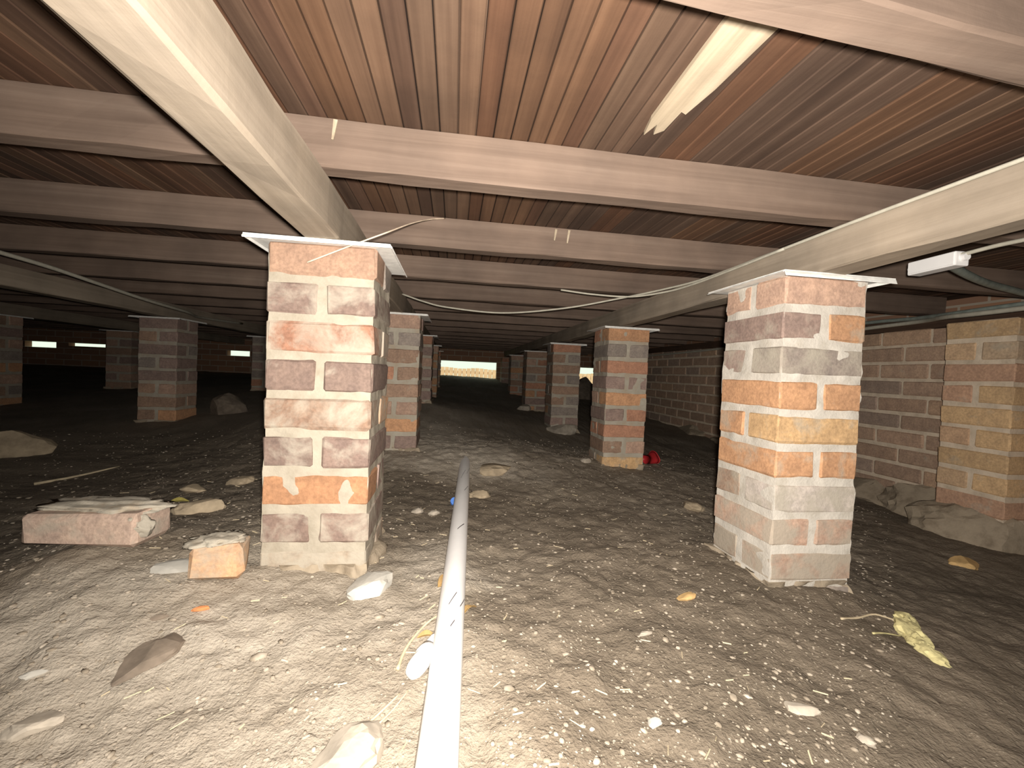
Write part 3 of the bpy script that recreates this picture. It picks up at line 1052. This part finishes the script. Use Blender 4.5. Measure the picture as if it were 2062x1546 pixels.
def leaf(lb, x, y, l, wd, rz, mat, tilt=.25):
    n = 8
    v_, f_ = [], []
    for i in range(n + 1):
        t = i / n
        hw = wd * math.sin(math.pi * min(1, t * 1.02 + .0)) ** .8 * (1 - .35 * t) + .0004
        zc = .006 * math.sin(t * 3.1)
        for s_, dz in ((-1, .005), (0, 0), (1, .005)):
            v_.append(((t - .5) * l, s_ * hw, zc + dz * hw / wd))
    for i in range(n):
        for j in (0, 1):
            a = i * 3 + j
            f_.append((a, a + 3, a + 4, a + 1))
    o = mesh_obj('leaf', v_, f_, mat)
    md = o.modifiers.new('thickness', 'SOLIDIFY')
    md.thickness = .0006
    o.location = (x, y, gz(x, y) + .007)
    o.rotation_euler = (tilt, .05, rz)
    return tag(o, lb, 'leaf', 'fallen leaves')


leaf('dry leaf tucked against the left of the pipe beside the near left pier', -.006, .935, .055, .013, 1.2, M_LEAF, .5)
leaf('dry brown leaf poking out from the right of the pipe', .050, .835, .042, .010, .8, M_LEAF, -.3)
leaf('dry leaf tip just above the white fitting', -.030, .755, .034, .007, .1, M_LEAF)
leaf('left one of two yellow leaves behind the brick chunk', -1.05, 1.62, .06, .016, .3, M_LEAFY)
leaf('right one of two yellow leaves behind the brick chunk', -.90, 1.55, .055, .016, .5, M_LEAFY)

# crumpled red plastic cup
def cup():
    x0, y0 = 1.125, 2.27
    root = empty('plastic_cup', (x0, y0, gz(x0, y0)), .6)
    tag(root, 'crumpled red plastic cup behind the second pier on the right', 'cup')
    n = 20
    v_, f_ = [], []
    prof = [(.026, .0), (.030, .03), (.035, .06), (.039, .085), (.036, .085), (.032, .058), (.027, .03), (.0235, .003)]
    for i, (r_, h) in enumerate(prof):
        for k in range(n):
            a = 2 * math.pi * k / n
            q = 1 + .12 * math.sin(3 * a + h * 40)
            v_.append((h - .04, r_ * math.cos(a) * q, r_ * math.sin(a) * q * .9 + .030))
    for i in range(len(prof) - 1):
        for k in range(n):
            f_.append((i * n + k, i * n + (k + 1) % n, (i + 1) * n + (k + 1) % n, (i + 1) * n + k)[::-1])
    f_.append(tuple(range(n))[::-1])
    f_.append(tuple((len(prof) - 1) * n + k for k in range(n)))
    mesh_obj('cup_body', v_, f_, M_RED, root, True)
    v_, f_ = [], []
    m = 8
    for k in range(n):
        a = 2 * math.pi * k / n
        q = 1 + .12 * math.sin(3 * a + .085 * 40)
        for j in range(m):
            b = 2 * math.pi * j / m
            rr_ = .0385 * q + .003 * math.cos(b)
            v_.append((.045 + .003 * math.sin(b), rr_ * math.cos(a), rr_ * math.sin(a) * .9 + .030))
    for k in range(n):
        for j in range(m):
            f_.append((k * m + j, k * m + (j + 1) % m, ((k + 1) % n) * m + (j + 1) % m, ((k + 1) % n) * m + j))
    mesh_obj('rim', v_, f_, M_RED, root, True)


cup()

# small blue bottle cap by the pipe
root = empty('bottle_cap', (.020, 1.545, gz(.020, 1.545)))
tag(root, 'small bright blue plastic cap against the left of the pipe', 'cap')
bm = bmesh.new()
bmesh.ops.create_cone(bm, cap_ends=True, segments=20, radius1=.015, radius2=.0138, depth=.014, matrix=Matrix.Translation((0, 0, .012)) @ Matrix.Rotation(.9, 4, 'X'))
bmesh.ops.bevel(bm, geom=[e for e in bm.edges if e.calc_face_angle(0) > .8], offset=.0015, segments=2, affect='EDGES')
bm_obj('cap_shell', bm, M_BLUE, root)


# ------------------------------------------------------------------ grit and straw nobody could count
def mat_grit():
    m, nt, b = new_mat('loose_grit', .95)
    n1 = noise(nt, position(nt), 45, 2, .5)
    nt.links.new(ramp(nt, n1, [(.25, (.16, .13, .095)), (.45, (.28, .235, .18)), (.62, (.42, .365, .295)), (.8, (.58, .52, .44))]), b.inputs['Base Color'])
    return m


def grit():
    r = np.random.default_rng(4)
    N = 9000
    u = r.random(N)
    Y = .42 + 2.4 * u ** 1.9
    X = -.55 + (r.random(N) - .5) * 1.0
    X = np.clip((r.random(N) * 2.3 - 1.12) * Y + .05, -3, 1.95 + .1 * r.random(N))
    Z = ground_z(X, Y)
    sz = .0010 + .0036 * r.random(N) ** 5 + .0006 * Y
    sz[::90] *= 2.2
    bm = bmesh.new()
    bmesh.ops.create_icosphere(bm, subdivisions=1, radius=1)
    bv = np.array([v.co[:] for v in bm.verts])[:12]
    bm.free()
    phi = (1 + 5 ** .5) / 2
    bv = np.array([(-1, phi, 0), (1, phi, 0), (-1, -phi, 0), (1, -phi, 0), (0, -1, phi), (0, 1, phi), (0, -1, -phi), (0, 1, -phi), (phi, 0, -1), (phi, 0, 1), (-phi, 0, -1), (-phi, 0, 1)]) / 1.9
    bf = np.array([(0, 11, 5), (0, 5, 1), (0, 1, 7), (0, 7, 10), (0, 10, 11), (1, 5, 9), (5, 11, 4), (11, 10, 2), (10, 7, 6), (7, 1, 8), (3, 9, 4), (3, 4, 2), (3, 2, 6), (3, 6, 8), (3, 8, 9), (4, 9, 5), (2, 4, 11), (6, 2, 10), (8, 6, 7), (9, 8, 1)])
    V = bv[None] * (1 + .25 * (r.random((N, 12, 1)) - .5)) * sz[:, None, None] * np.stack([1 + .8 * r.random(N), np.ones(N), .5 * np.ones(N)], -1)[:, None, :]
    a = r.random(N) * 6.28
    ca, sa = np.cos(a)[:, None], np.sin(a)[:, None]
    VX = V[..., 0] * ca - V[..., 1] * sa + X[:, None]
    VY = V[..., 0] * sa + V[..., 1] * ca + Y[:, None]
    VZ = V[..., 2] + (Z + sz * .05)[:, None]
    co = np.stack([VX, VY, VZ], -1).reshape(-1, 3)
    fc = (bf[None] + (np.arange(N) * 12)[:, None, None]).reshape(-1, 3)
    me = bpy.data.meshes.new('grit')
    me.vertices.add(len(co))
    me.vertices.foreach_set('co', co.ravel())
    me.loops.add(fc.size)
    me.loops.foreach_set('vertex_index', fc.ravel())
    me.polygons.add(len(fc))
    me.polygons.foreach_set('loop_start', np.arange(len(fc)) * 3)
    me.update(calc_edges=True)
    me.materials.append(mat_grit())
    o = bpy.data.objects.new('grit', me)
    COL.objects.link(o)
    o.parent = floor
    tag(o, 'loose pale grit and crumbs scattered over the soil', kind='stuff')


grit()


def straw_bits():
    r = random.Random(9)
    v_, f_ = [], []
    for _ in range(170):
        y = .5 + 1.4 * r.random() ** 1.4
        x = (r.uniform(-.75, 1.1)) * y
        l, wd = r.uniform(.006, .018) * (1 + .3 * y), r.uniform(.0006, .0013)
        a = r.uniform(-.6, 1.2)
        c, s_ = math.cos(a), math.sin(a)
        z0 = gz(x, y) + .0015
        z1 = gz(x + l * c, y + l * s_) + .0015
        b = len(v_)
        for t, zz in ((0, z0), (1, z1)):
            for dx, dz in ((-wd, 0), (wd, 0), (0, wd * 1.6)):
                v_.append((x + l * c * t - s_ * dx, y + l * s_ * t + c * dx, zz + dz))
        f_ += [(b, b + 1, b + 4, b + 3), (b + 1, b + 2, b + 5, b + 4), (b + 2, b, b + 3, b + 5), (b, b + 2, b + 1), (b + 3, b + 4, b + 5)]
    o = mesh_obj('straw_litter', v_, f_, M_ROOT)
    o.parent = floor
    tag(o, 'fine scattered straw and wood splinters on the soil', kind='stuff')


straw_bits()

# ------------------------------------------------------------------ outside, seen through the openings
bm = bmesh.new()
add_box(bm, -14, 8, 7.41, 16, -.6, -.34)
tag(bm_obj('ground_outside', bm, M_GRASS), 'sunlit garden ground outside the far wall', kind='structure')
root = empty('garden_fence', (-2.5, 9.4, -.34))
tag(root, 'low sunlit peach coloured fence outside the far opening', 'fence')
bm = bmesh.new()
xx = -9.0
while xx < 8.0:
    add_box(bm, xx, xx + .085, -.012, .012, 0, .40 + .012 * math.sin(xx * 9))
    xx += .095
o = bm_obj('palings', bm, M_PEACH, root)
o['kind'] = 'stuff'
bm = bmesh.new()
add_box(bm, -9, 8, .012, .04, .28, .34)
bm_obj('rail', bm, M_PEACH, root)
